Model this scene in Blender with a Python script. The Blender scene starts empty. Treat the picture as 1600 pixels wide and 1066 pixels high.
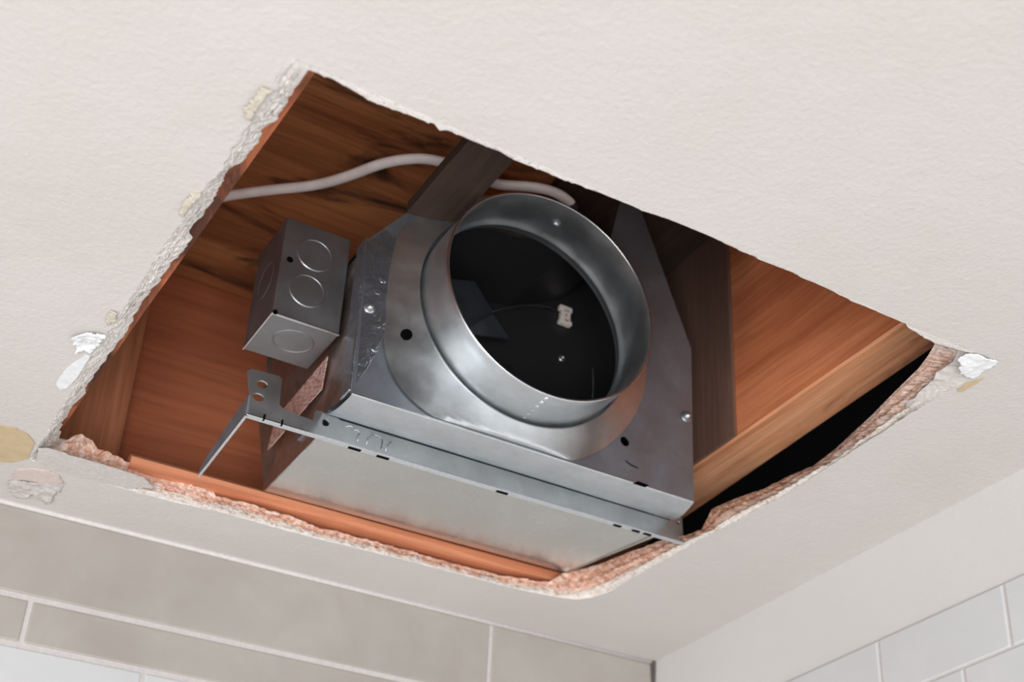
import bpy, bmesh, math, random
from math import sin, cos, pi, radians
from mathutils import Vector, Matrix, noise
from mathutils.geometry import tessellate_polygon

# ---------------------------------------------------------------- camera, world, light
SC = bpy.context.scene
COL = SC.collection
S = 0.5            # metres per drawing unit (the ceiling is 1 unit above the lens)
CAMZ = 1.9         # lens height; ceiling underside at 2.4 m
F, PITCH, YAW, ROLL, CX, CY = 2253.27, .5455119, .9838757, .0049673, 981.42, 621.01
_F = Vector((cos(YAW), sin(YAW), 0)); _R = Vector((sin(YAW), -cos(YAW), 0)); _U = Vector((0, 0, 1))
FW = _F*cos(PITCH) + _U*sin(PITCH); UP = _U*cos(PITCH) - _F*sin(PITCH)
RT = _R*cos(ROLL) + UP*sin(ROLL); UP = UP*cos(ROLL) - _R*sin(ROLL)
cam = bpy.data.objects.new('camera', bpy.data.cameras.new('camera'))
COL.objects.link(cam)
cam.data.sensor_width = 36; cam.data.lens = F/1600*36
cam.data.shift_x = (800-CX)/1600; cam.data.shift_y = (CY-533)/1600
cam.data.clip_start = .01
cam.matrix_world = Matrix(((RT.x, UP.x, -FW.x, 0), (RT.y, UP.y, -FW.y, 0), (RT.z, UP.z, -FW.z, CAMZ), (0, 0, 0, 1)))
SC.camera = cam
cam.data.dof.use_dof = True
cam.data.dof.focus_distance = .93
cam.data.dof.aperture_fstop = 9.0

w = bpy.data.worlds.new('World'); SC.world = w; w.use_nodes = True
w.node_tree.nodes['Background'].inputs[0].default_value = (.93, .95, 1, 1)
w.node_tree.nodes['Background'].inputs[1].default_value = .74

def area(name, loc, to, size, power, col, size_y=None):
    l = bpy.data.lights.new(name, 'AREA'); l.energy = power; l.color = col
    l.shape = 'RECTANGLE'; l.size = size; l.size_y = size_y or size
    o = bpy.data.objects.new(name, l); COL.objects.link(o); o.location = loc
    o.rotation_euler = (Vector(to)-Vector(loc)).to_track_quat('-Z', 'Y').to_euler()
    return o
area('fill_behind_camera', (-.75, -1.5, .95), (.5, .8, 2.4), 1.5, 54, (.97, .985, 1), 1.1)  # added fill from behind the camera to light the cavity, no known window
area('warm_fill_left', (-1.2, .5, 1.3), (.25, .9, 2.35), .4, 3.2, (1, .80, .66))  # added warm fill that tints the left of the ceiling, no known lamp

SC.view_settings.view_transform = 'Standard'; SC.view_settings.look = 'None'
SC.view_settings.exposure = 0.42; SC.view_settings.gamma = 1; SC.view_settings.use_curve_mapping = False
SC.cycles.max_bounces = 10; SC.cycles.diffuse_bounces = 6; SC.cycles.use_denoising = True

# ---------------------------------------------------------------- geometry helpers
def ray(x, y): return RT*((x-CX)/F) - UP*((y-CY)/F) + FW
def atz(x, y, z): d = ray(x, y); return d*(z/d.z)
def aty(x, y, Y): d = ray(x, y); return d*(Y/d.y)
def atx(x, y, X): d = ray(x, y); return d*(X/d.x)
def M3(p): return Vector((p[0]*S, p[1]*S, CAMZ + p[2]*S))      # drawing units -> metres

class MB:
    def __init__(s): s.v = []; s.f = []; s.m = []; s.sm = []
    def add(s, vs, fs, mi=0, smooth=False):
        o = len(s.v); s.v += [Vector(p) for p in vs]
        for f in fs: s.f.append([i+o for i in f]); s.m.append(mi); s.sm.append(smooth)
        return s
    def box(s, a, b, mi=0):
        x0, y0, z0 = a; x1, y1, z1 = b
        v = [(x0,y0,z0),(x1,y0,z0),(x1,y1,z0),(x0,y1,z0),(x0,y0,z1),(x1,y0,z1),(x1,y1,z1),(x0,y1,z1)]
        return s.add(v, [(0,3,2,1),(4,5,6,7),(0,1,5,4),(1,2,6,5),(2,3,7,6),(3,0,4,7)], mi)
    def prism(s, poly, d, mi=0, holes=()):
        """poly: 3D points (planar), extruded by vector d, optional holes (lists of 3D points)"""
        d = Vector(d); loops = [[Vector(p) for p in poly]] + [[Vector(p) for p in h] for h in holes]
        flat = [p for L in loops for p in L]; n = len(flat)
        tris = tessellate_polygon(loops)
        vs = flat + [p+d for p in flat]
        fs = [tuple(t) for t in tris] + [tuple(n+i for i in reversed(t)) for t in tris]
        o = 0
        for L in loops:
            k = len(L)
            for i in range(k):
                a, b = o+i, o+(i+1) % k; fs.append((a, b, n+b, n+a))
            o += k
        return s.add(vs, fs, mi)
    def revolve(s, prof, c, n=96, mi=0, a0=0, a1=2*pi, closed=True):
        """prof: list of (radius, Y) about the Y axis through c=(x,z)"""
        vs = []; k = len(prof); cnt = n if closed else n+1
        for i in range(cnt):
            a = a0+(a1-a0)*i/n
            for r, y in prof:
                cc = c(y) if callable(c) else c
                vs.append((cc[0]+r*cos(a), y, cc[1]+r*sin(a)))
        fs = []
        for i in range(n):
            j = (i+1) % cnt
            for q in range(k-1): fs.append((i*k+q, i*k+q+1, j*k+q+1, j*k+q))
        return s.add(vs, fs, mi, True)
    def tube(s, pts, rx, rz=None, n=10, mi=0):
        rz = rz or rx; pts = [Vector(p) for p in pts]; vs = []
        for i, p in enumerate(pts):
            t = (pts[min(i+1, len(pts)-1)]-pts[max(i-1, 0)]).normalized()
            a = t.cross(Vector((0, 0, 1)));  a = a.normalized() if a.length > 1e-4 else Vector((1, 0, 0))
            b = t.cross(a).normalized()
            for k in range(n):
                th = 2*pi*k/n; vs.append(p + a*rx*cos(th) + b*rz*sin(th))
        fs = [(i*n+k, i*n+(k+1) % n, (i+1)*n+(k+1) % n, (i+1)*n+k) for i in range(len(pts)-1) for k in range(n)]
        fs += [tuple(range(n))[::-1], tuple((len(pts)-1)*n+k for k in range(n))]
        return s.add(vs, fs, mi, True)
    def dome(s, c, nrm, r, h, n=16, mi=0, rings=4):
        c = Vector(c); nrm = Vector(nrm).normalized(); a = nrm.orthogonal().normalized(); b = nrm.cross(a); vs = []
        for q in range(rings):
            ph = pi/2*q/rings
            for k in range(n):
                th = 2*pi*k/n; vs.append(c + (a*cos(th)+b*sin(th))*r*cos(ph) + nrm*h*sin(ph))
        vs.append(c+nrm*h)
        fs = [(q*n+k, q*n+(k+1) % n, (q+1)*n+(k+1) % n, (q+1)*n+k) for q in range(rings-1) for k in range(n)]
        fs += [((rings-1)*n+k, (rings-1)*n+(k+1) % n, rings*n) for k in range(n)]
        return s.add(vs, fs, mi, True)
    def build(s, name, mats, parent=None, bevel=0, origin=None, seg=2):
        me = bpy.data.meshes.new(name); o0 = M3(origin) if origin else Vector((0, 0, 0))
        base = Vector((0, 0, 0))
        if parent is not None: base = Vector(parent['_w'])
        elif origin is None:
            mn = Vector([min(p[i] for p in s.v) for i in range(3)]); mx = Vector([max(p[i] for p in s.v) for i in range(3)])
            c = M3((mn+mx)/2); c.z = M3(mn).z; base = c
        else: base = o0
        me.from_pydata([M3(p)-base for p in s.v], [], s.f)
        if not isinstance(mats, (list, tuple)): mats = [mats]
        for m in mats: me.materials.append(m)
        for i, p in enumerate(me.polygons): p.material_index = s.m[i]; p.use_smooth = s.sm[i]
        bm = bmesh.new(); bm.from_mesh(me); bmesh.ops.recalc_face_normals(bm, faces=bm.faces); bm.to_mesh(me); bm.free()
        me.update()
        o = bpy.data.objects.new(name, me); COL.objects.link(o); o['_w'] = list(base)
        if parent is not None: o.parent = parent
        else: o.location = base
        if bevel:
            b = o.modifiers.new('bevel', 'BEVEL'); b.width = bevel*S; b.segments = seg; b.limit_method = 'ANGLE'; b.angle_limit = radians(40)
            b.harden_normals = False
        return o
def empty(name, p):
    o = bpy.data.objects.new(name, None); COL.objects.link(o); o.location = M3(p); o['_w'] = list(M3(p)); o.empty_display_size = .02
    return o
def tag(o, label, cat, group=None):
    o['label'] = label; o['category'] = cat
    if group: o['group'] = group
    return o
def struct(o): o['kind'] = 'structure'; return o

# ---------------------------------------------------------------- material helpers
def srgb(r, g, b):
    def c(u): u /= 255; return u/12.92 if u <= .04045 else ((u+.055)/1.055)**2.4
    return (c(r), c(g), c(b), 1)
class N:
    def __init__(s, name):
        s.m = bpy.data.materials.new(name); s.m.use_nodes = True; s.t = s.m.node_tree; s.b = s.t.nodes['Principled BSDF']
    def n(s, ty, **kw):
        x = s.t.nodes.new(ty)
        for k, v in kw.items():
            if k in ('operation', 'blend_type', 'data_type', 'attribute_name', 'feature', 'distance', 'wave_type', 'bands_direction', 'wave_profile'): setattr(x, k, v)
            else: x.inputs[k.replace('_', ' ')].default_value = v
        return x
    def l(s, a, b): s.t.links.new(a, b)
    def coords(s, scale=(1, 1, 1), rot=(0, 0, 0)):
        g = s.n('ShaderNodeNewGeometry'); m = s.n('ShaderNodeMapping'); m.inputs['Scale'].default_value = scale; m.inputs['Rotation'].default_value = rot
        s.l(g.outputs['Position'], m.inputs['Vector']); return m.outputs[0]
    def noise(s, vec, scale, detail=4, rough=.55, dist=0):
        x = s.n('ShaderNodeTexNoise', Scale=scale, Detail=detail, Roughness=rough, Distortion=dist); s.l(vec, x.inputs['Vector']); return x.outputs['Fac']
    def ramp(s, fac, stops):
        r = s.n('ShaderNodeValToRGB'); e = r.color_ramp.elements
        while len(e) < len(stops): e.new(.5)
        for i, (p, c) in enumerate(stops): e[i].position = p; e[i].color = c
        s.l(fac, r.inputs[0]); return r.outputs[0]
    def mix(s, fac, a, b, mode='MIX'):
        x = s.n('ShaderNodeMix', data_type='RGBA', blend_type=mode)
        for v, i in ((fac, 0), (a, 6), (b, 7)):
            if hasattr(v, 'is_linked') or hasattr(v, 'links'): s.l(v, x.inputs[i])
            else: x.inputs[i].default_value = v
        return x.outputs[2]
    def bump(s, h, strength, dist=.001):
        x = s.n('ShaderNodeBump', Strength=strength, Distance=dist); s.l(h, x.inputs['Height']); s.l(x.outputs[0], s.b.inputs['Normal']); return x
    def set(s, **kw):
        for k, v in kw.items():
            i = s.b.inputs[k.replace('_', ' ')]
            if hasattr(v, 'links'): s.l(v, i)
            else: i.default_value = v
        return s.m
G = lambda v: (v, v, v, 1)

def m_paint(name, col, col2, bs=.35, rough=.75):
    a = N(name); v = a.coords(); big = a.noise(v, 7, 3)
    c = a.mix(a.ramp(big, [(.35, G(0)), (.7, G(1))]), col, col2)
    h1 = a.noise(v, 260, 5, .6, .4); h2 = a.noise(v, 45, 3)
    m = a.n('ShaderNodeMath', operation='ADD'); a.l(h1, m.inputs[0]); a.l(h2, m.inputs[1])
    a.bump(m.outputs[0], bs, .0014); return a.set(Base_Color=c, Roughness=rough)
CEIL = m_paint('painted_plaster', srgb(191, 186, 181), srgb(196, 191, 187), .45)
WALLP = m_paint('wall_plaster', srgb(196, 194, 190), srgb(200, 198, 195), .2)
def m_plain(name, col, rough=.6, metal=0, bs=0, scale=300, spec=.5):
    a = N(name); v = a.coords(); n = a.noise(v, scale, 3)
    c = a.mix(a.ramp(n, [(.3, G(0)), (.7, G(1))]), tuple(x*.86 for x in col[:3])+(1,), col)
    if bs: a.bump(n, bs)
    return a.set(Base_Color=c, Roughness=rough, Metallic=metal)
def m_tile(name, c1, c2, rough=.3):
    a = N(name); v = a.coords(); n = a.noise(v, 14, 4, .6, .5)
    c = a.mix(a.ramp(n, [(.3, G(0)), (.7, G(1))]), c1, c2); a.bump(a.noise(v, 30, 2), .1, .0015)
    return a.set(Base_Color=c, Roughness=rough)
BEIGE = m_tile('beige_stone_tile', srgb(154, 147, 139), srgb(166, 160, 153), .4)
WHITE = m_tile('white_glazed_tile', srgb(190, 190, 190), srgb(196, 196, 196), .2)
GROUT = m_plain('pale_grout', srgb(196, 190, 187), .8)
CAULK = m_plain('white_caulk', srgb(206, 200, 197), .6)

def m_cut():
    a = N('broken_plaster'); v = a.coords()
    at = a.n('ShaderNodeAttribute', attribute_name='layer'); sep = a.n('ShaderNodeSeparateColor'); a.l(at.outputs['Color'], sep.inputs[0])
    n = a.noise(v, 190, 6, .65); n2 = a.noise(v, 520, 4, .6)
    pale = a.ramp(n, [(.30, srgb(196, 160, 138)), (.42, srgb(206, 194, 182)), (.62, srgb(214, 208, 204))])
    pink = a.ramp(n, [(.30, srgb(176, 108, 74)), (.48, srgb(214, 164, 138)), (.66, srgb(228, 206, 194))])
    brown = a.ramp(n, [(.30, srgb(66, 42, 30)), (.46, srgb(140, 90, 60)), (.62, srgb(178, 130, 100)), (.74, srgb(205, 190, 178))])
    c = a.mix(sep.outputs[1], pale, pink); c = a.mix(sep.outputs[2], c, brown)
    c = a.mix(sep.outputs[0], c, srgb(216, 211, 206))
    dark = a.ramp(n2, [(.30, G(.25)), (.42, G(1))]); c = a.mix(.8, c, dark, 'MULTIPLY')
    a.bump(n2, .45, .0014); return a.set(Base_Color=c, Roughness=.9)
CUT = m_cut()

def m_metal(name, base, r0=.28, r1=.48, dents=.18, met=.82, ham=0):
    a = N(name); v = a.coords()
    vo = a.n('ShaderNodeTexVoronoi', Scale=160.0); a.l(v, vo.inputs['Vector'])
    sp = a.n('ShaderNodeSeparateColor'); a.l(vo.outputs['Color'], sp.inputs[0])
    n = a.noise(v, 34, 4); n2 = a.noise(v, 700, 2)
    m = a.n('ShaderNodeMapRange'); a.l(n, m.inputs[0]); m.inputs[1].default_value = .3; m.inputs[2].default_value = .7; m.inputs[3].default_value = r0; m.inputs[4].default_value = r1
    c = a.mix(a.ramp(sp.outputs[0], [(0, G(0)), (1, G(1))]), tuple(x*.93 for x in base[:3])+(1,), base)
    c = a.mix(a.ramp(a.noise(v, 40, 3, .6), [(.25, G(0)), (.85, G(.5))]), c, tuple(x*.62 for x in base[:3])+(1,))
    if not dents: c = a.mix(a.ramp(a.noise(v, 18, 2), [(.3, G(0)), (.7, G(.5))]), base, tuple(x*.88 for x in base[:3])+(1,))
    b2 = a.n('ShaderNodeMath', operation='MULTIPLY_ADD'); a.l(n2, b2.inputs[0]); b2.inputs[1].default_value = .10; a.l(n, b2.inputs[2])
    if ham:
        v2 = a.noise(v, 75, 3, .6, .6); b3 = a.n('ShaderNodeMath', operation='MULTIPLY_ADD'); a.l(v2, b3.inputs[0]); b3.inputs[1].default_value = ham; a.l(b2.outputs[0], b3.inputs[2]); b2 = b3
    if dents: a.bump(b2.outputs[0], dents, .0016)
    return a.set(Base_Color=c, Metallic=met, Roughness=m.outputs[0])
ZINC = m_metal('galvanized_steel', srgb(204, 208, 210), .28, .46, .22, .93)
PAN = m_metal('satin_galvanized_steel', srgb(214, 217, 216), .22, .30, .0, .88)
ZINCD = m_metal('dull_galvanized_steel', srgb(150, 155, 163), .4, .58, .3, .8)
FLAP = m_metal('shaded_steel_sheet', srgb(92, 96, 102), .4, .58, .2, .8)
ZINCP = m_metal('mottled_galvanized_steel', srgb(168, 173, 182), .22, .42, .9, .9, 1.6)
BOXM = m_metal('box_steel', srgb(150, 152, 155), .32, .5, .2, .85)
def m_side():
    a = N('scuffed_steel_painted_reflection'); v = a.coords()
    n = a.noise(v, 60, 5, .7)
    c = a.ramp(n, [(.3, srgb(150, 134, 126)), (.7, srgb(196, 186, 180))])  # brown reflection of the timber is put into the steel colour
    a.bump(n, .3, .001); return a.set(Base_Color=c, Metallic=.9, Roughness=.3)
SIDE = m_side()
EDGE = m_plain('cut_steel_edge', srgb(225, 228, 230), .3, 1)
DARKIN = m_plain('black_plastic', srgb(30, 29, 31), .5)
HOLE = m_plain('painted_recess_shade', srgb(6, 6, 7), 1.0)  # near-black colour stands in for shade in holes, slots and the next bay
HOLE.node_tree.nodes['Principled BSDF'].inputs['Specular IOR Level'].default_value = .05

def m_wood(name, c_dark, c_mid, c_light, axis='x', stain=0, grain=1.0, rough=.7, stainc=None, knots=0, fine=1.0, so=0):
    a = N(name)
    sc = {'x': (1, 14, 14), 'y': (14, 1, 14), 'z': (14, 14, 1)}[axis]
    v = a.coords(sc); vf = a.coords({'x': (4, 90, 90), 'y': (90, 4, 90), 'z': (90, 90, 4)}[axis]); v0 = a.coords()
    n = a.noise(v, 2.6*grain, 6, .6, 1.2); nf = a.noise(vf, 3*fine, 4, .6, .3)
    c = a.ramp(n, [(.28, c_dark), (.5, c_mid), (.72, c_light)])
    c = a.mix(a.ramp(nf, [(.35, G(.30)), (.6, G(0))]), c, tuple(x*.45 for x in c_dark[:3])+(1,))
    if stain:
        vs = a.coords({'x': (2.2, 7, 7), 'y': (7, 2.2, 7), 'z': (7, 7, 2.2)}[axis])
        mp = a.n('ShaderNodeVectorMath', operation='ADD'); a.l(vs, mp.inputs[0]); mp.inputs[1].default_value = (so, so*.7, so*.3)
        s1 = a.noise(mp.outputs[0], 2.2, 5, .62, .8)
        c = a.mix(a.ramp(s1, [(.56-stain*.12, G(0)), (.66-stain*.08, G(.9))]), c, stainc or srgb(40, 24, 18))
    a.bump(nf, .35, .0012); return a.set(Base_Color=c, Roughness=rough)
PLY = m_wood('brown_subfloor_board', srgb(142, 86, 52), srgb(188, 121, 74), srgb(206, 142, 92), 'x', .24, 1.0, .75, so=0)
PLYRED = m_wood('red_brown_blocking', srgb(170, 96, 64), srgb(188, 110, 74), srgb(198, 122, 86), 'x', 0, .6, .6)
JOIST = m_wood('orange_brown_joist', srgb(178, 98, 60), srgb(200, 118, 76), srgb(214, 136, 92), 'y', 0, .8, .65)
JOISTB = m_wood('pale_joist_edge', srgb(184, 120, 82), srgb(212, 148, 106), srgb(226, 172, 130), 'y', .12, 1.6, .7, srgb(120, 76, 52))
BATTEN = m_wood('orange_batten', srgb(190, 112, 76), srgb(214, 138, 100), srgb(228, 162, 124), 'x', 0, 1, .65)
DARKW = m_wood('dark_stained_board', srgb(44, 31, 24), srgb(62, 45, 35), srgb(84, 62, 49), 'y', 0, .5, .9, None)
DARKV = m_wood('dark_brown_board', srgb(98, 72, 60), srgb(108, 78, 64), srgb(122, 88, 70), 'z', 0, .35, .85, None)
LEFTW = m_wood('orange_joist_edge', srgb(160, 86, 54), srgb(212, 124, 80), srgb(230, 148, 100), 'y', .3, 1.3, .7, srgb(70, 34, 22))
POST = m_wood('brown_corner_block', srgb(176, 108, 72), srgb(206, 136, 96), srgb(220, 154, 114), 'z', 0, 1, .7)
CABLE = m_plain('white_vinyl', srgb(248, 240, 236), .45, 0, 0, 60)
TAPE = m_plain('black_tape', srgb(40, 38, 38), .6)
STICK = N('pink_printed_label')
def _st():
    a = STICK; v = a.coords((1, 1, 1)); ve = a.coords((1, 60, 420)); n = a.noise(ve, 3, 2)
    c = a.ramp(n, [(.40, srgb(96, 64, 56)), (.50, srgb(196, 158, 148)), (1, srgb(208, 172, 162))])
    return a.set(Base_Color=c, Roughness=.5)
STICK = _st()
CREAM = m_plain('cream_plastic', srgb(222, 206, 198), .5)
INK = m_plain('faint_ink', srgb(120, 95, 90), .6)
SKIM = m_plain('white_skim', srgb(222, 223, 224), .8, 0, .3, 200)
GLUE = m_plain('old_yellowed_plaster', srgb(190, 170, 136), .8, 0, .2, 100)
GLUE2 = m_plain('yellowed_glue', srgb(196, 188, 172), .8, 0, .5, 200)
PAPER = m_plain('torn_paper', srgb(202, 188, 180), .85, 0, .6, 300)
PAPERG = m_plain('grey_torn_paper', srgb(194, 188, 183), .85, 0, .6, 300)
FLOORM = m_tile('floor_tile', srgb(196, 190, 184), srgb(206, 200, 194), .5)

# ---------------------------------------------------------------- ceiling with the broken opening
def resample(P, n):
    P = [Vector((*p, 0))[:3] if len(p) == 2 else p for p in P]; P = [Vector(p) for p in P]
    L = [0]
    for a, b in zip(P, P[1:]): L.append(L[-1]+(b-a).length)
    out = []; k = 0
    for i in range(n):
        t = L[-1]*i/n
        while k < len(P)-2 and L[k+1] < t: k += 1
        u = (t-L[k])/max(1e-9, L[k+1]-L[k]); out.append(P[k].lerp(P[k+1], u))
    return out
# photo outlines: O = painted lower lip, I = upper broken lip; third number of I is its height above the ceiling face
O_near = [(456,89),(500,108),(600,150),(780,229),(960,306),(1144,384),(1350,474),(1450,520),(1561,565)]
I_near = [(482,110,.006),(522,124,.004),(554,143,.004),(583,160,.004),(612,170,.004),(679,194,.004),(685,202,.004),(700,204,.004),(723,213,.004),(729,216,.004),
          (780,236,.004),(806,251,.004),(855,270,.004),(900,287,.004),(950,307,.004),(997,326,.004),(1010,329,.004),(1065,347,.004),(1090,360,.004),(1144,385,.004),(1185,404,.004),(1200,408,.004),(1263,437,.004),
          (1328,469,.004),(1380,490,.004),(1414,503,.004),(1418,511,.004),(1461,537,.006)]
O_right = [(1561,565),(1513,593),(1474,615),(1405,658),(1319,714),(1233,770),(1146,818),(1096,841),(1051,868),(971,913),(950,926),(925,934),(901,937)]
I_right = [(1461,537,.04),(1450,556,.045),(1435,576,.045),(1400,610,.045),(1362,649,.045),(1306,701,.045),(1270,728,.035),(1233,744,.03),(1195,763,.03),(1146,781,.035),(1112,796,.035),(1096,828,.012),(1066,838,.008),(1040,842,.024),
           (1003,856,.034),(971,868,.04),(945,879,.045),(915,888,.045),(895,893,.04),(876,897,.035)]
O_far = [(901,937),(869,933),(828,925),(780,914),(640,877),(500,843),(414,820),(351,802),(277,786),(200,766),(159,754),(100,736),(48,720)]
I_far = [(876,899,.03),(857,910,.02),(828,906,.018),(780,899,.018),(700,879,.018),(591,848,.018),(500,825,.018),(464,811,.02),(400,791,.022),(338,774,.026),(312,760,.03),(255,747,.032),(218,738,.03),(206,728,.036),(204,724,.036),(191,719,.036),(170,706,.04),(156,703,.045),(140,688,.05),(128,678,.05),(114,682,.045),(104,688,.04)]
O_left = [(48,720),(55,702),(70,680),(86,649),(105,623),(118,595),(140,553),(163,528),(191,483),(218,445),(244,398),(278,353),(312,308),(338,274),(375,218),(398,176),(420,146),(440,112)]
I_left = [(96,684,.03),(93,671,.025),(112,636,.02),(128,620,.02),(150,582,.02),(166,560,.02),(182,537,.02),(198,518,.02),(207,499,.02),(230,461,.02),(233,453,.02),(246,445,.02),(270,409,.02),(297,377,.02),(300,357,.02),(338,304,.02),
          (357,263,.02),(375,255,.02),(402,223,.02),(409,201,.02),(432,188,.02),(450,158,.02),(470,128,.018)]
SIDES = [('near', O_near, I_near, 460), ('right', O_right, I_right, 620), ('far', O_far, I_far, 520), ('left', O_left, I_left, 420)]
Oloop, Iloop, side = [], [], []
for nm, o, i, n in SIDES:
    # close each run onto the next one
    Oloop += resample(o, n); Iloop += resample(i, n); side += [nm]*n
NP = len(Oloop)
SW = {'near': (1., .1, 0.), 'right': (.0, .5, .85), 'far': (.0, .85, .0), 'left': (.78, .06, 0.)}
W = [SW[s_] for s_ in side]
def smoothw(W, r):
    out = []
    for k in range(NP):
        a = [0, 0, 0]
        for d in range(-r, r+1):
            for q in range(3): a[q] += W[(k+d) % NP][q]
        out.append([x/(2*r+1) for x in a])
    return out
W = smoothw(W, 18)
NL = 20
bmv = []; layer_attr = []
Obase = []
for k in range(NP):
    p = atz(Oloop[k].x, Oloop[k].y, 1.0)
    j = noise.noise(p*60)*.0022 + noise.noise(p*170)*.0011
    if side[k] == 'near': j *= .25
    if side[k] == 'left': j *= 1.8
    Obase.append(p)
    Obase[-1] = p + Vector((j, -j*.7, 0))
Ibase = []
for k in range(NP):
    p = atz(Iloop[k].x, Iloop[k].y, 1.0+Iloop[k].z)
    j = noise.noise(p*70+Vector((5, 0, 0)))*.005 + noise.noise(p*210)*.0028
    if side[k] == 'near': j = noise.noise(p*60)*.0022+max(0, noise.noise(p*150+Vector((3, 3, 0)))-.1)*.007
    jz = 0 if side[k] in ('near',) else j*.8
    Ibase.append(p+Vector((j*.8, j*.5, jz)))
def build_ceiling():
    mb = MB(); cols = []
    # underside: outer rectangle with the opening
    outer = [(-2.4, -1.8, 1), (1.52, -1.8, 1), (1.52, 2.18, 1), (-2.4, 2.18, 1)]
    outer_v = [Vector(p) for p in outer]
    tris = tessellate_polygon([outer_v, Obase])
    mb.add(outer_v+Obase, [tuple(t) for t in tris], 0)
    ce = mb.build('ceiling', CEIL, None, origin=(0, 0, 1)); struct(ce)
    # broken edge
    vs = []; att = []
    lw = Vector((0, 0, 0))
    layers = [random.Random(31+q).uniform(-1, 1) for q in range(NL+1)]
    for q in range(NL+1):
        t = q/NL
        for k in range(NP):
            a, b = Obase[k], Ibase[k]; p = a.lerp(b, t)
            w_ = sin(pi*t)
            amp = {'near': .0006, 'right': .0062, 'far': .0048, 'left': .0034}[side[k]]
            lay = 1.25*sin(2*pi*3.2*t+.8*noise.noise(Vector((p.x*6, p.y*6, 0)))) if side[k] == 'right' else layers[q]*.45
            nn = noise.noise(Vector((p.x*55, p.y*55, q*.9)))*.8 + noise.noise(Vector((p.x*150, p.y*150, q*1.7)))*.6 + lay*(.6+.6*noise.noise(Vector((p.x*14, p.y*14, q*3.1))))
            d = nn*amp*w_ + (noise.noise(Vector((p.x*330, p.y*330, q*2.3)))*(.0011 if side[k] == 'left' else .0026)*w_ if side[k] != 'near' else 0)
            if side[k] in ('right',): p = p + Vector((d, -d*.15, d*.25))
            elif side[k] == 'far': p = p + Vector((d*.1, d, d*.5))
            elif side[k] == 'left': p = p + Vector((d*.2, 0, d*1.1+noise.noise(Vector((p.x*120, p.y*120, 3)))*.0022*w_))
            else: p = p + Vector((0, 0, d))
            vs.append(p)
            tt = max(0, 1-t*9) if side[k] != 'near' else 1
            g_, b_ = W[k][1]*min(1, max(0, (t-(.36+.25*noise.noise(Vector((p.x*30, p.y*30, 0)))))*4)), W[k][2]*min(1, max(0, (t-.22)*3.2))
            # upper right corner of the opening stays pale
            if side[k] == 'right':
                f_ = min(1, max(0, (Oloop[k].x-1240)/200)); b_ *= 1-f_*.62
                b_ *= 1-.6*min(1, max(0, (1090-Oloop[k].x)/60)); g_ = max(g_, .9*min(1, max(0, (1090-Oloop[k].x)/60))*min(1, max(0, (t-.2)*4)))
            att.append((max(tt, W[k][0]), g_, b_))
    # top lip running back above the opening
    for (dd, z_) in ((.03, None), (.14, None)):
        for k in range(NP):
            b = Ibase[k]; dirn = Vector(((1 if side[k] == 'right' else -1 if side[k] == 'left' else 0), (1 if side[k] == 'far' else -1 if side[k] == 'near' else 0), 0))
            vs.append(b + dirn*dd + (Vector((0, 0, .012)) if side[k] == 'near' else Vector((0, 0, 0)))); att.append((0, .8, .6))
    R_ = NL+3
    fs = [(q*NP+k, q*NP+(k+1) % NP, (q+1)*NP+(k+1) % NP, (q+1)*NP+k) for q in range(R_-1) for k in range(NP)]
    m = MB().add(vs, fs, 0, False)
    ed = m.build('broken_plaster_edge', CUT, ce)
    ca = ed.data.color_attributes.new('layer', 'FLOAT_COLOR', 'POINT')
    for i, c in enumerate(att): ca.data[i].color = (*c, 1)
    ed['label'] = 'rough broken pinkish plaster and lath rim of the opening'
    return ce
ceiling = build_ceiling()

def patch(name, pts, mat, label, z=1.0, th=.004, curl=0, jag=.002):
    """thin flake on the ceiling face, outline from the photo, unprojected onto the ceiling plane"""
    P = [atz(x, y, z) for x, y in pts]; n = len(P); out = []
    for i in range(n):
        a, b = P[i], P[(i+1) % n]
        for q in range(5):
            p = a.lerp(b, q/5); j = noise.noise(p*140)*jag; out.append(p+Vector((j, -j, 0)))
    m = MB(); k = len(out)
    if th < .0025:
        m.prism([p+Vector((0, 0, -.0003)) for p in out], (0, 0, -th)); o = m.build(name, mat, ceiling)
    else:
        # crumpled: fine grid clipped to the outline, heaved by noise
        def inside(q):
            c = False
            for i in range(k):
                a, b = out[i], out[(i+1) % k]
                if (a.y > q.y) != (b.y > q.y) and q.x < (b.x-a.x)*(q.y-a.y)/(b.y-a.y)+a.x: c = not c
            return c
        x0 = min(p.x for p in out); x1 = max(p.x for p in out); y0 = min(p.y for p in out); y1 = max(p.y for p in out)
        st = .0018; nx = int((x1-x0)/st)+2; ny = int((y1-y0)/st)+2; idx = {}; vs = []; fs = []
        def vid(i, j):
            if (i, j) not in idx:
                q = Vector((x0+i*st, y0+j*st, z)); h = noise.noise(q*38)*.8+noise.noise(q*95)*.45+noise.noise(q*230)*.25
                idx[(i, j)] = len(vs); vs.append(Vector((q.x, q.y, z-.0006-th*max(.05, .55+h))))
            return idx[(i, j)]
        for i in range(nx):
            for j in range(ny):
                if inside(Vector((x0+(i+.5)*st, y0+(j+.5)*st, 0))): fs.append((vid(i, j), vid(i+1, j), vid(i+1, j+1), vid(i, j+1)))
        m.add(vs, fs, 0, True); o = m.build(name, mat, ceiling)
        so = o.modifiers.new('solid', 'SOLIDIFY'); so.thickness = .0009; so.offset = 1
    if label: o['label'] = label
    return o
patch('bare_patch', [(-40,664),(0,664),(24,668),(44,678),(55,692),(50,702),(44,716),(20,722),(-40,718)], GLUE, 'yellow-beige patch where the paint has peeled', th=.0012, jag=.001)
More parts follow.
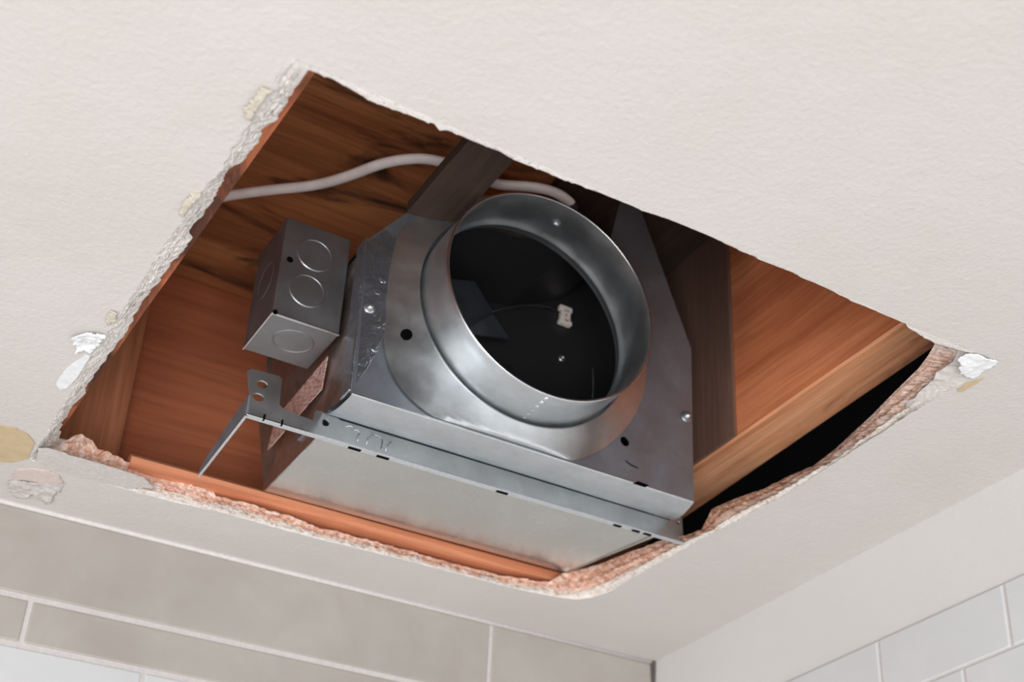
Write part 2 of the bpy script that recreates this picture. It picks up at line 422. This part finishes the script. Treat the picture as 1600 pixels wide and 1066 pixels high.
patch('bare_patch', [(88,600),(92,590),(104,574),(118,564),(134,554),(141,556),(128,578),(118,592),(104,606),(94,608)], SKIM, 'bright white bare patch beside the opening', th=.001, jag=.0012)
patch('torn_paper_flap', [(112,528),(118,518),(135,516),(152,517),(164,520),(158,532),(148,544),(140,548),(130,546),(122,544)], SKIM, 'crumpled white torn flap', th=.008, jag=.005)
patch('torn_paper_flap', [(18,742),(26,733),(48,731),(72,734),(92,742),(98,752),(88,755),(60,752),(36,748),(22,750)], PAPER, 'pinkish torn paper flap', th=.0022, jag=.003)
patch('torn_paper_flap', [(16,750),(34,750),(60,754),(88,757),(100,754),(94,768),(88,766),(80,782),(72,786),(64,776),(50,770),(40,776),(26,778),(14,766)], PAPERG, 'crumpled pale paper flap with ragged lower edge', th=.0045, jag=.006)
patch('glue_stain', [(398,150),(404,136),(412,132),(424,138),(414,152),(402,170),(392,184),(384,180),(386,162)], GLUE2, 'yellowish ragged stain', th=.003, jag=.004)
patch('glue_stain', [(284,318),(296,302),(312,296),(310,308),(296,326),(284,336)], GLUE2, 'yellowish ragged stain', th=.004, jag=.005)
patch('glue_stain', [(166,492),(176,484),(184,490),(178,502),(168,506)], GLUE2, 'yellowish ragged stain', th=.004, jag=.004)
patch('glue_stain', [(1496,608),(1510,598),(1536,590),(1524,600),(1506,610),(1496,612)], GLUE, 'yellowish ragged stain', th=.001, jag=.002)
patch('torn_paper_flap', [(60,700),(76,700),(120,714),(180,731),(226,746),(240,760),(200,762),(150,750),(100,738),(56,722)], PAPERG, 'smooth grey-beige torn paper lip along the opening', z=1.0, th=.0015, jag=.002)
# peeled corner of smooth white skim at the right end
def corner_skim():
    m = MB(); n = 18; vs = []
    A = [atz(1462+ (1561-1462)*t, 538+(565-538)*t, 1.003) for t in [i/n for i in range(n+1)]]
    B = [atz(1405+(1561-1405)*t, 656+(565-656)*t, 1.001) for t in [i/n for i in range(n+1)]]
    C0 = [atz(1500-105*(1-t)*1.0, 550+105*(1-t), 1.016) for t in [i/n for i in range(n+1)]]
    for a, b in zip(C0, B): vs += [a + Vector((noise.noise(a*90)*.006, 0, noise.noise(a*150)*.004)), a.lerp(b, .5)+Vector((0, 0, noise.noise(a*60)*.004)), b]
    fs = [(i*3+j, i*3+j+1, i*3+j+4, i*3+j+3) for i in range(n) for j in range(2)]
    m.add(vs, fs, 0, False); o = m.build('skim_coat_lip', PAPERG, ceiling); o['label'] = 'smooth pale skim coat exposed at the corner'
corner_skim()
patch('paint_flake', [(1497,560),(1506,552),(1530,551),(1561,564),(1540,577),(1526,588),(1508,586),(1499,578),(1503,569)], SKIM, 'bright white chipped paint at the corner', z=1.001, th=.003, jag=.005)

# ---------------------------------------------------------------- room
def walls():
    m = MB(); m.box((-2.4, 2.1592, -3.8), (1.53, 2.24, 1.06), 2)
    def row(m, z0, z1, joints, mi, X0=-2.4, X1=1.4976, pr=.0):
        xs = [X0]+joints+[X1]
        for a, b in zip(xs, xs[1:]): m.box((a+.0035, 2.157-pr, z0+.0045), (b-.0035, 2.175, z1-.0045), mi)
    row(m, .857, .999, [-1.0, -.35, .05, 1.143], 0)
    row(m, .783, .857, [-.9, -.30, .367], 0)
    zz = .783; k = 0
    while zz > -3.7:
        row(m, zz-.105, zz, [x*.22+(.11 if k % 2 else 0)+.055+.055 for x in range(-10, 6)], 1, pr=.0); zz -= .105; k += 1
    o = m.build('wall_left', [BEIGE, WHITE, GROUT], None, bevel=.0025, origin=(0, 2.2, -3.8)); struct(o)
    o['label'] = 'beige and white tiled wall'
    m = MB(); m.box((1.4976, -1.8, .843), (1.56, 2.172, 1.06), 2); m.box((1.4945, -1.8, -3.8), (1.56, 2.172, .843), 3)
    zz = .842; k = 0
    while zz > -3.7:
        off = 1.541-.262*8 if k % 2 == 0 else 1.373-.262*8+.0
        ys = [-1.8]+[off+.262*i for i in range(0, 12) if -1.75 < off+.262*i < 2.1]+[2.155]
        for a, b in zip(ys, ys[1:]): m.box((1.492, a+.0022, zz-.096), (1.51, b-.0022, zz-.001), 1)
        zz -= .0975; k += 1
    o = m.build('wall_right', [BEIGE, WHITE, WALLP, GROUT], None, bevel=.003, origin=(1.5, 0, -3.8)); struct(o)
    m = MB().box((-2.4, -1.8, -3.86), (1.5, 2.2, -3.8)); struct(m.build('floor', FLOORM, None, origin=(0, 0, -3.8)))
    # bead of caulk / plaster fillet along the two ceiling lines and the corner
    for nm, pts in (('trim_1', [(-2.4, 2.157, .998), (.2, 2.157, .9985), (.7, 2.157, .998), (1.497, 2.157, .998)]),):
        m = MB().tube(pts, .0045, .0045, 10); struct(m.build(nm, CAULK))
    m = MB().tube([(1.495, 2.157, 1.0), (1.495, 2.157, .7), (1.495, 2.156, -3.8)], .007, .007, 10); struct(m.build('trim_2', CAULK))
walls()

# ---------------------------------------------------------------- timber above the opening
ZS = 1.6
sub = MB().box((-.6, -.6, ZS), (2.4, 2.6, ZS+.05)).build('subfloor', PLY, None); struct(sub)
sub['label'] = 'brown boards overhead inside the opening'
bp = struct(MB().box((1.365, -.58, 1.3), (2.39, 2.59, 1.31)).build('bay_shade_sheet', HOLE)); bp['label'] = 'black sheet standing in for the shade of the neighbouring bay'  # added sheet, its black is the painted shade of the next bay
# unseen boards added to seal the void against outside light
for k, (a, b) in enumerate((((-.62, -.62, 1.0), (-.6, 2.6, ZS)), ((2.4, -.62, .9), (2.44, 2.6, ZS)), ((-.6, -.62, 1.0), (2.4, -.6, ZS)))):
    struct(MB().box(a, b).build('trim_%d' % (k+3), DARKV))
m = MB().box((.333, 2.3, .9), (1.362, 2.4, ZS))
tag(m.build('blocking_board', PLYRED, None, .004), 'smooth red-brown timber closing the far side of the opening, behind the steel box', 'timber')
m = MB().box((1.36, 2.3, .9), (2.4, 2.34, ZS)); struct(m.build('trim_6', DARKV))  # unseen board added to keep light out of the far bay
# left joist: only its orange lower edge shows
JL = [atz(496, 106, 1.05), atz(355, 312, 1.05), atz(236, 488, 1.05), atz(110, 652, 1.05)]
m = MB(); pl = []
npt = 60
for i in range(npt+1):
    t = i/npt; y = .0+2.3*t; x = .336-.013*max(0, min(1, (y-1.09)/.84)); pl.append(Vector((x+noise.noise(Vector((0, y*9, 0)))*.0015, y, 1.05)))
poly = pl+[Vector((.235, 2.3, 1.05)), Vector((.235, 0, 1.05))]
m.prism(poly, (0, 0, ZS-1.05))
tag(m.build('joist', LEFTW, None), 'joist showing a narrow orange lower edge along the left side of the opening', 'joist')
# right joist
r0 = atz(1085, 730, 1.15); r1 = atz(1410, 505, 1.15); q0 = atz(1100, 790, 1.15); q1 = atz(1466, 540, 1.15)
def ext(a, b, y): t = (y-a.y)/(b.y-a.y); return a.lerp(b, t)
m = MB(); A0, A1, B0, B1 = ext(r0, r1, 2.298), ext(r0, r1, -.4), ext(q0, q1, 2.298), ext(q0, q1, -.4)
ns = 40; bott = []
vs = []
for i in range(ns+1):
    t = i/ns; a = A0.lerp(A1, t); b = B0.lerp(B1, t)
    vs += [Vector((a.x, a.y, ZS)), Vector((a.x, a.y, 1.153)), Vector((a.x+.004, a.y, 1.15)), Vector((b.x-.004, b.y, 1.15)), Vector((b.x, b.y, 1.153)), Vector((b.x, b.y, ZS))]
fs = []; mi = []
mm = MB(); mm.v = vs
for i in range(ns):
    for j in range(5):
        mm.f.append([i*6+j, i*6+j+1, i*6+j+7, i*6+j+6]); mm.m.append(1 if j in (1, 2, 3) else 0); mm.sm.append(False)
mm.f += [[0, 1, 2, 3, 4, 5], [ns*6+j for j in (5, 4, 3, 2, 1, 0)]]; mm.m += [0, 0]; mm.sm += [False]*2
tag(mm.build('joist', [JOIST, JOISTB], None), 'large joist at the right with orange-brown side and pale tan lower edge', 'joist')
# dark board fixed on the joist's side
a = atx(1140, 380, 1.25); b = atx(1152, 665, 1.25)
yb = atx(1152, 665, ext(r0, r1, 1.6).x).y
def jx(y): return ext(r0, r1, y).x
m = MB(); m.prism([(jx(yb)-.001, yb, 1.152), (jx(2.2)-.001, 2.2, 1.152), (jx(2.2)-.001, 2.2, ZS-.002), (jx(yb)-.001, yb, ZS-.002)], (-.006, 0, 0))
tag(m.build('sheathing_board', DARKV, None), 'dark brown stained board against the side of the right joist', 'board')
# dark board under the subfloor at the top
m = MB().prism([(.955, .6, 1.578), (jx(.6)-.008, .6, 1.578), (jx(1.95)-.008, 1.95, 1.578), (.955, 1.95, 1.578)], (0, 0, .021))
tag(m.build('subfloor_cleat', DARKW, None, .003), 'blackish board overhead behind the top of the round collar', 'board')
# dark furring strip meeting the fan housing
m = MB(); n = 40; vs = []
for i in range(n+1):
    y = .3+(1.597-.3)*i/n
    jl = noise.noise(Vector((1, y*22, 0)))*.0016; jr = noise.noise(Vector((7, y*26, 0)))*.002
    vs += [(.664+jl, y, 1.352), (.738+jr, y, 1.352), (.738+jr, y, 1.372), (.664+jl, y, 1.372)]
fs = [(i*4+j, i*4+(j+1) % 4, i*4+4+(j+1) % 4, i*4+4+j) for i in range(n) for j in range(4)]+[(3, 2, 1, 0), (n*4, n*4+1, n*4+2, n*4+3)]
tag(m.add(vs, fs).build('furring_strip', DARKW, None), 'dark weathered wood strip running up to the steel box left of the collar', 'wood strip')
# corner block + batten on the plaster
cbp = [aty(205, 480, 2.29), aty(170, 706, 2.29), aty(112, 690, 2.29), aty(112, 560, 2.29)]
m = MB(); m.prism([(.338, 2.235, 1.07), (.462, 2.235, 1.11), (.462, 2.235, ZS-.004), (.338, 2.235, ZS-.004)], (0, .063, 0))
tag(m.build('corner_block', POST, None, .003), 'lighter brown upright block in the left far corner of the opening', 'timber')
m = MB(); pr = [(1.985, 1.0295), (1.985, 1.047), (1.992, 1.0535), (2.03, 1.0535), (2.075, 1.05), (2.075, 1.0295), (2.03, 1.0295), (2.026, 1.034), (2.018, 1.034), (2.014, 1.0295)]
xs = [.432+(1.215-.432)*i/30 for i in range(31)]; k = len(pr); vs = []
for x in xs:
    for (y, z) in pr: vs.append((x, y+.012*(1)+noise.noise(Vector((x*8, y*3, z*5)))*.0012, z))
fs = [(i*k+j, i*k+(j+1) % k, (i+1)*k+(j+1) % k, (i+1)*k+j) for i in range(30) for j in range(k)]+[tuple(range(k))[::-1], tuple(30*k+j for j in range(k))]
tag(m.add(vs, fs).build('wood_batten', BATTEN, None), 'thin orange grooved batten lying along the near side of the tiles, below the steel box', 'batten')

# ---------------------------------------------------------------- cable
pts_px = [(320,318),(345,308),(375,303),(405,299),(440,295),(480,291),(515,284),(550,273),(590,258),(625,250),(660,248),(690,253),(705,258),(740,274),(775,287),(800,290),(830,292),(855,297),(875,305),(890,317),(897,328)]
P = []
for i in range(len(pts_px)-1):
    p0 = pts_px[max(i-1, 0)]; p1 = pts_px[i]; p2 = pts_px[i+1]; p3 = pts_px[min(i+2, len(pts_px)-1)]
    for q in range(4):
        t = q/4; c = [.5*((2*p1[d])+(-p0[d]+p2[d])*t+(2*p0[d]-5*p1[d]+4*p2[d]-p3[d])*t*t+(-p0[d]+3*p1[d]-3*p2[d]+p3[d])*t**3) for d in (0, 1)]
        P.append(atz(c[0], c[1], 1.46))
m = MB()
m.tube(P, .0098, .0070, 14)
cab = tag(m.build('electrical_cable', CABLE, None), 'white electrical cable curving overhead behind the dark wood strip', 'cable')
m = MB().tube(P[-4:], .0102, .0078, 12); e_ = m.build('cable_end', TAPE, cab); e_['label'] = 'dark taped end'

# ---------------------------------------------------------------- ventilation fan housing
fan = empty('ventilation_fan_housing', (.9, 1.75, 1.0))
tag(fan, 'galvanized steel fan housing with a round duct collar, seated in the ceiling opening', 'fan housing')
FY = 1.6
XL, XR = .612, 1.187
OUT = [(XL, 1.019), (.608, 1.277), (.684, 1.378), (.80, 1.40), (.95, 1.43), (1.029, 1.465), (1.052, 1.575), (1.087, 1.552), (1.1886, 1.3025), (XR, 1.019)]
CC = lambda y: (.8696+(y-1.587)*.055, 1.2285+(y-1.587)*.06)
cc = CC(1.587)
def circ(x, z, r, y, n=20, ex=1.): return [(x+r*ex*cos(2*pi*i/n), y, z+r*sin(2*pi*i/n)) for i in range(n)]
# front panel with real holes
holes = [circ(cc[0], cc[1], .176, FY, 72), circ(.655, 1.118, .009, FY, 14) if 0 else circ(1.059, 1.086, .0085, FY), [(1.060, FY, 1.055), (1.060, FY, 1.0505), (1.070, FY, 1.0465), (1.084, FY, 1.0455), (1.084, FY, 1.0485), (1.071, FY, 1.0505)]]
m = MB(); m.prism([(x, FY, z) for x, z in OUT], (0, .003, 0), 0, holes)
m.build('front_panel', ZINCD, fan)
# body: side, top and back walls as one folded shell with rounded rear bottom edge
ARC = [(1.7015+(1.971-1.7015)*q/8, 1.0032+(1.036-1.0032)*q/8) for q in range(1, 9)]+[(1.9765, 1.0385), (1.9805, 1.044), (1.982, 1.052)]
def body():
    m = MB(); YB = 1.982; n = len(OUT)
    tp = lambda X, y: X+(.075*(y-1.7) if X == XL else 0)
    sp = lambda X, zt: [(X, 1.6032, 1.037 if X == XR else 1.0195), (X, 1.701, 1.037), (X, 1.701, 1.0035)]+[(tp(X, y), y, z) for y, z in ARC]+[(X, YB, 1.15), (X, YB, zt), (X, 1.6032, zt)]
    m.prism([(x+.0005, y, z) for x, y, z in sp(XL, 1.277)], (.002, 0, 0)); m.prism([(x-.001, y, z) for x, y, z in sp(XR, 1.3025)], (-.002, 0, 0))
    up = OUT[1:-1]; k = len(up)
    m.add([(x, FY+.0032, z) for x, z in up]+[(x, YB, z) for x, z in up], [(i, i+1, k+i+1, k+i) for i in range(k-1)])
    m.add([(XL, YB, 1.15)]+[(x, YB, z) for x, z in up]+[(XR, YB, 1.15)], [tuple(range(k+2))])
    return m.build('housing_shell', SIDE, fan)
shell = body()
# bottom pan, its rear edge rolled upward
nx = 26
prof = [(1.7015, 1.0032)]+ARC+[(1.982, 1.15)]
vs = []
for i in range(nx+1):
    t = i/nx
    for (y, z) in prof:
        xl = XL+.0008+.075*(y-1.7)*(1 if z < 1.1 else 0); xr = XR+.006-(y-1.7)*.03
        vs.append((xl+(xr-xl)*t, y, z+.0014*t+noise.noise(Vector((t*3, y*6, 0)))*.0006*(1 if .02 < t < .98 else 0)))
k = len(prof); fs = [(i*k+j, i*k+j+1, (i+1)*k+j+1, (i+1)*k+j) for i in range(nx) for j in range(k-1)]
MB().add(vs, fs, 0, True).build('bottom_pan', PAN, fan)
# lip under the panel, rolled into a valley
prof = [(1.603, 1.024), (1.5975, 1.0195), (1.599, 1.0165), (1.606, 1.0158)]+[(1.606+.0925*q/16, 1.0158+.0205*(q/16)**2.8) for q in range(1, 17)]
vs = []
for i in range(nx+1):
    t = i/nx
    for (y, z) in prof:
        xl = XL+.001; xr = 1.186+(y-1.6)*.26
        vs.append((xl+(xr-xl)*t, y, z))
k = len(prof); fs = [(i*k+j, i*k+j+1, (i+1)*k+j+1, (i+1)*k+j) for i in range(nx) for j in range(k-1)]
lip = MB().add(vs, fs, 0, True).build('panel_lip', ZINC, fan)
sl = aty(1000, 757, 1.598)
MB().prism([(sl.x-.012, 1.5972, sl.z-.002), (sl.x+.010, 1.5972, sl.z-.002), (sl.x+.016, 1.5972, sl.z+.003), (sl.x-.004, 1.5972, sl.z+.004)], (0, .004, 0)).build('slot', HOLE, lip)
MB().add([(XL+.003, 1.604, 1.040), (XR-.003, 1.604, 1.040), (XR-.003, 1.80, 1.040), (XL+.003, 1.80, 1.040)], [(0, 1, 2, 3)]).build('inner_floor', ZINCD, fan)
# left folded flange of the panel
m = MB(); m.prism([(XL-.001, FY-.004, 1.02), (XL-.004, FY-.004, 1.279), (XL-.008, FY-.004, 1.279), (XL-.005, FY-.004, 1.02)], (0, .03, 0))
m.build('folded_flange', ZINCP, fan, .001)
# overlapping left corner plate with a curved free edge
plate = [(.612, 1.03), (.6075, 1.274), (.640, 1.318), (.668, 1.318), (.66, 1.24), (.648, 1.16), (.640, 1.10)]
crv = [(.618, 1.036), (.610, 1.272), (.634, 1.306), (.652, 1.296), (.649, 1.262), (.652, 1.235), (.646, 1.19), (.65, 1.15), (.648, 1.12), (.640, 1.09), (.630, 1.062)]
MB().prism([(x, 1.5965, z) for x, z in crv], (0, .003, 0)).build('corner_plate', ZINCP, fan, .0008)
# flare around the collar
def flare():
    m = MB(); n = 144; rs = [.1810, .1812, .184, .190, .198, .206, .214, .222, .230, .238, .245]; k = len(rs); vs = []
    for i in range(n):
        a = 2*pi*i/n
        for q, r in enumerate(rs):
            t = max(0, (r-.1812)/(.245-.1812)); rr = r
            if q > 1:
                ro = .228 + .030*math.exp(-((((a-radians(222)+pi) % (2*pi))-pi)/.38)**2) - .004*math.exp(-((((a-radians(322)+pi) % (2*pi))-pi)/.4)**2)
                rr = .1812+(ro-.1812)*t
            y = 1.5975-.0185*(1-t)**1.35
            if q == 0: y = 1.60
            x = cc[0]+rr*cos(a); z = cc[1]+rr*sin(a)
            if z < 1.021: z = 1.021
            if x < XL+.004: x = XL+.004
            vs.append((x, y, z))
    fs = [(i*k+q, i*k+q+1, ((i+1) % n)*k+q+1, ((i+1) % n)*k+q) for i in range(n) for q in range(k-1)]
    return m.add(vs, fs, 0, True).build('collar_flare', ZINC, fan)
flare()
# the collar
R0, R1 = .1755, .1742
prof = [(R0, 1.604), (R0, 1.575), (R0, 1.545), (R1, 1.52), (R1, 1.5), (R1-.0008, 1.4985), (R1-.0022, 1.4985), (R1-.003, 1.5), (R0-.003, 1.545), (R0-.003, 1.582), (R0-.0075, 1.5855), (R0-.0075, 1.589), (R0-.003, 1.593), (R0-.003, 1.604)]
collar = MB().revolve(prof, CC, 128).build('duct_collar', ZINC, fan)
m = MB()   # thin bright rolled rim
m.revolve([(R1-.003, 1.4995), (R1-.0032, 1.4975), (R1-.0015, 1.4962), (R1+.0006, 1.4975), (R1+.0004, 1.5)], CC, 128)
m.build('rolled_rim', EDGE, collar)
# crimped seam and rivets
a = radians(-90)
for k in range(6):
    y = 1.508+.0135*k; c_ = CC(y); aa = a-.0*k
    MB().dome((c_[0]+R1*cos(aa), y, c_[1]+R1*sin(aa)), (cos(aa), 0, sin(aa)), .0042, .002, 10).build('crimp', EDGE, collar)
def rivet(p, n_, r=.006, h=.005, par=fan, name='rivet', mat=None):
    m = MB().dome(p, n_, r, h*.35, 20, rings=2); m.dome(Vector(p)+Vector(n_)*h*.3, n_, r*.62, h*.8, 16); return m.build(name, mat or ZINC, par)
for px, ang in (((866, 363), 62),):
    y = 1.545; c_ = CC(y); q_ = aty(866, 363, 1.545); aa = math.atan2(q_.z-c_[1], q_.x-c_[0]); rivet((c_[0]+(R0-.003)*cos(aa), y, c_[1]+(R0-.003)*sin(aa)), (-cos(aa), 0, -sin(aa)), .010, .006, collar)
p = aty(573, 480, 1.596); rivet((p.x+.004, 1.596, p.z), (0, -1, 0), .0085, .007)
p = aty(1074, 652, 1.599); rivet((p.x-.002, 1.5985, p.z), (0, -1, 0), .0105, .009)
p = aty(635, 523, 1.588)
MB().dome((p.x, p.y, p.z), (-.5, -1, -.3), .0085, .0006, 20).build('screw_hole', HOLE, fan)
p = aty(640, 430, 1.59); MB().dome((p.x, p.y, p.z), (-.5, -1, 0), .0026, .0006, 10).build('screw_hole', HOLE, fan)
for px in ((598, 437), (590, 455), (586, 545)):
    p = aty(*px, 1.5962); MB().dome((p.x, 1.5962, p.z), (0, -1, 0), .006, .0008, 12).build('dimple', ZINCP, fan)

# interior: black scroll behind the collar
m = MB(); Y1 = 1.8
ins = [(.63, 1.05), (.63, 1.27), (.70, 1.365), (.95, 1.41), (1.05, 1.46), (1.075, 1.53), (1.17, 1.295), (1.17, 1.05)]
n = len(ins); m = MB(); m.add([(x, 1.606, z) for x, z in ins]+[(x, Y1, z) for x, z in ins], [(i, (i+1) % n, n+(i+1) % n, n+i) for i in range(n)]+[tuple(n+i for i in range(n))])
scroll = m.build('blower_scroll', DARKIN, fan)
def px_at(y, x, Y): return aty(x, y, Y)
yc = Y1-.012; c0 = aty(885, 492, yc)
m = MB(); sx, sz = .0125, .0185
m.prism([(c0.x-sx, yc, c0.z+sz), (c0.x+sx, yc, c0.z+sz*1.0), (c0.x+sx, yc, c0.z+sz*.45), (c0.x+sx*.72, yc, c0.z+sz*.4), (c0.x+sx*.72, yc, c0.z-sz*.55), (c0.x+sx, yc, c0.z-sz*.6), (c0.x+sx, yc, c0.z-sz), (c0.x-sx, yc, c0.z-sz), (c0.x-sx, yc, c0.z-sz*.6), (c0.x-sx*.8, yc, c0.z-sz*.5), (c0.x-sx*.8, yc, c0.z+sz*.5), (c0.x-sx, yc, c0.z+sz*.55)], (0, .01, 0))
con = m.build('wire_connector', CREAM, fan, .0015); con['label'] = 'small cream plastic connector inside the collar'
for q, (dx, dz) in enumerate(((-.002, .0085), (.003, .0085), (0, -.001), (-.001, -.0115), (.003, -.0115))):
    MB().box((c0.x+dx-.0012, yc-.0006, c0.z+dz-.002), (c0.x+dx+.0012, yc+.0006, c0.z+dz+.002)).build('terminal', INK, con)
for q_ in range(9):
    p = aty(842+22*cos(q_*.7), 436+15*sin(q_*.7), Y1-.002); MB().dome(p, (0, -1, 0), .005, .0012, 10).build('embossed_mark', FLAP, scroll)
for px, Y in (((757, 397), Y1-.002), ((878, 560), Y1-.002)):
    p = aty(*px, Y); rivet(p, (0, -1, 0), .006, .006, fan, 'rivet')
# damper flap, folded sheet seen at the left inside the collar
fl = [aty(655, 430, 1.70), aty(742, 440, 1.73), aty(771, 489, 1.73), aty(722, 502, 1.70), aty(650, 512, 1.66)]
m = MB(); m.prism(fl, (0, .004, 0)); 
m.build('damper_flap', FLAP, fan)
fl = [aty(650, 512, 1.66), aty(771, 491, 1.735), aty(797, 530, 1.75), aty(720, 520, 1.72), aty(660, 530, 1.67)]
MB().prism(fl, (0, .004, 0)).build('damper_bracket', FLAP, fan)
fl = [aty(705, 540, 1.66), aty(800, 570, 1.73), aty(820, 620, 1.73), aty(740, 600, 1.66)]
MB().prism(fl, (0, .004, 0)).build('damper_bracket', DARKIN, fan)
W_ = [aty(x, y, 1.775) for x, y in ((762,489),(785,483),(810,478),(835,477),(858,480),(874,488))]
MB().tube(W_, .0016, .0016, 8).build('motor_wire', TAPE, fan)
p = [aty(x, y, 1.70) for x, y in ((926, 575), (927, 600), (926, 622))]
MB().tube(p, .0012, .0012, 6).build('guide_rod', ZINCD, fan)

# mounting bar (vertical strip with tabs, folded lower edge, bent-back arm)
BY = 1.700
tabL = circ(.521, 1.052, .0062, BY, 14, 1.25); tabL2 = circ(.518, 1.0305, .0062, BY, 12, 1.3); tabS = circ(.618, 1.0225, .0052, BY, 14, 1.2); endh = circ(1.229, 1.036, .0032, BY, 12)
bar = [(.508, 1.0), (.506, 1.03), (.497, 1.066), (.502, 1.0715), (.543, 1.0735), (.547, 1.070), (.549, 1.030), (.556, 1.0235), (.600, 1.0205), (.601, 1.035), (.604, 1.0385), (.633, 1.0385), (.640, 1.034), (.9, 1.0345), (1.212, 1.0350), (1.218, 1.046), (1.237, 1.047), (1.239, 1.009), (1.236, 1.006), (.95, 1.0025), (.65, 1.0015)]
m = MB(); m.prism([(x, BY, z) for x, z in bar], (0, .0035, 0), 0, [tabL, tabL2, tabS, endh])
mbar = m.build('mounting_bar', ZINC, fan, .0007); mbar['label'] = 'perforated steel mounting bar with upright tabs'
m = MB(); n = 30; vs = []
for i in range(n+1):
    t = i/n; x = .506+(1.243-.506)*t; z = 1.0006+.004*max(0, (t-.45)/.55)
    vs += [(x, BY-.0012, z+.0006), (x, BY-.0012, z-.0022), (x, BY+.0085, z-.0026), (x, BY+.0085, z-.0004)]
fs = [(i*4+j, i*4+(j+1) % 4, i*4+4+(j+1) % 4, i*4+4+j) for i in range(n) for j in range(4)]+[(3, 2, 1, 0), (n*4, n*4+1, n*4+2, n*4+3)]
fo = m.add(vs, fs).build('folded_edge', EDGE, mbar, .0006)
for x in (.668, .712, .908, 1.115, 1.15, 1.172):
    wd = .0095 if x < 1 else .007
    t = (x-.506)/.737; z = 1.0006+.004*max(0, (t-.45)/.55)-.0030
    MB().box((x-wd, BY+.003, z-.0002), (x+wd, BY+.0078, z+.001)).build('slot', HOLE, mbar)
for x in (.53, .556):
    MB().box((x-.0009, BY-.0028, .9972), (x+.0009, BY+.002, 1.006)).build('score_line', HOLE, mbar)
arm = [(.5045, BY, 1.031), (.5045, BY+.003, .9985), (.5045, 1.886, .985), (.5045, 1.878, .998), (.5045, 1.85, 1.006), (.5045, 1.76, 1.024)]
m = MB(); m.prism(arm, (.0045, 0, 0)); ar = m.build('bent_arm', ZINCD, mbar, .0008)
m = MB(); m.prism([(.5035, BY, .9985), (.5035, 1.884, .985), (.5072, 1.884, .985), (.5072, BY, .9985)], (0, 0, -.0020)); m.build('arm_edge', EDGE, ar)
# pressed outlines in the strip
def wire_loop(pts, name='pressed_mark'):
    MB().tube([aty(x, y, BY-.0012) for x, y in pts], .0009, .0009, 6).build(name, ZINCP, mbar)
wire_loop([(572,697),(575,684),(583,679),(594,682),(598,690),(596,700)])
wire_loop([(541,667),(549,665),(553,672),(559,672),(562,677),(558,683),(559,690)])
wire_loop([(602,706),(606,696),(611,690)])

# junction box on the left side
JX0, JX1, JY0, JY1, JZ0, JZ1 = .5075, .6085, 1.664, 1.776, 1.147, 1.318
bx = MB().box((JX0, JY0, JZ0), (JX1, JY1, JZ1)).build('junction_box', BOXM, fan, .002)
bx['label'] = 'small square steel wiring box with round knockouts'
def knock(c, nrm, r):
    nrm = Vector(nrm); a = nrm.orthogonal().normalized(); b = nrm.cross(a); m = MB(); n = 40; vs = []
    prof = [(0, .0002), (r*.90, .0002), (r*.93, .0010), (r*.96, .0011), (r, .0003), (r*1.03, -.0004)]
    for i in range(n):
        th = 2*pi*i/n
        for rr, h in prof: vs.append(Vector(c)+(a*cos(th)+b*sin(th))*rr+nrm*h)
    k = len(prof); fs = [(i*k+q, i*k+q+1, ((i+1) % n)*k+q+1, ((i+1) % n)*k+q) for i in range(n) for q in range(k-1)]
    m.add(vs, fs, 0, False); return m.build('knockout', KN, bx)
KN = BOXM
knock((.5565, JY0, 1.268), (0, -1, 0), .0275)
knock((.5525, JY0, 1.203), (0, -1, 0), .0275)
knock(((JX0+JX1)/2+.002, (JY0+JY1)/2-.004, JZ0), (0, 0, -1), .030)
knock((JX0, (JY0+JY1)/2, 1.236), (-1, 0, 0), .030)
MB().dome((JX0+.013, JY0-.0004, 1.245), (0, -1, 0), .005, .0006, 12).build('slot_hole', HOLE, bx)
MB().box((JX0-.001, JY0-.0025, JZ0-.0015), (JX1, JY0+.002, JZ0+.001)).build('front_fold', EDGE, bx, .0008)
MB().box((JX0-.0015, JY0, JZ0-.0014), (JX0+.0014, JY1, JZ0+.001)).build('side_fold', EDGE, bx, .0008)
MB().dome((JX0+.003, JY0-.003, JZ0+.001), (0, -1, -.3), .0038, .001, 12).build('slot_hole', HOLE, bx)

# printed label on the left side face
lab = [atx(x, y, XL-.0015) for x, y in ((522, 560), (498, 578), (430, 668), (420, 700), (452, 690), (516, 606))]
lb = [(XL-.0018, 1.712, 1.082), (XL-.0018, 1.706, 1.134), (XL-.0018, 1.90, 1.124), (XL-.0018, 1.915, 1.075)]
o = MB().prism(lb, (.0015, 0, 0)).build('side_label', STICK, fan); o['label'] = 'pinkish printed label on the side'

for o in list(bpy.data.objects):
    if '_w' in o: del o['_w']
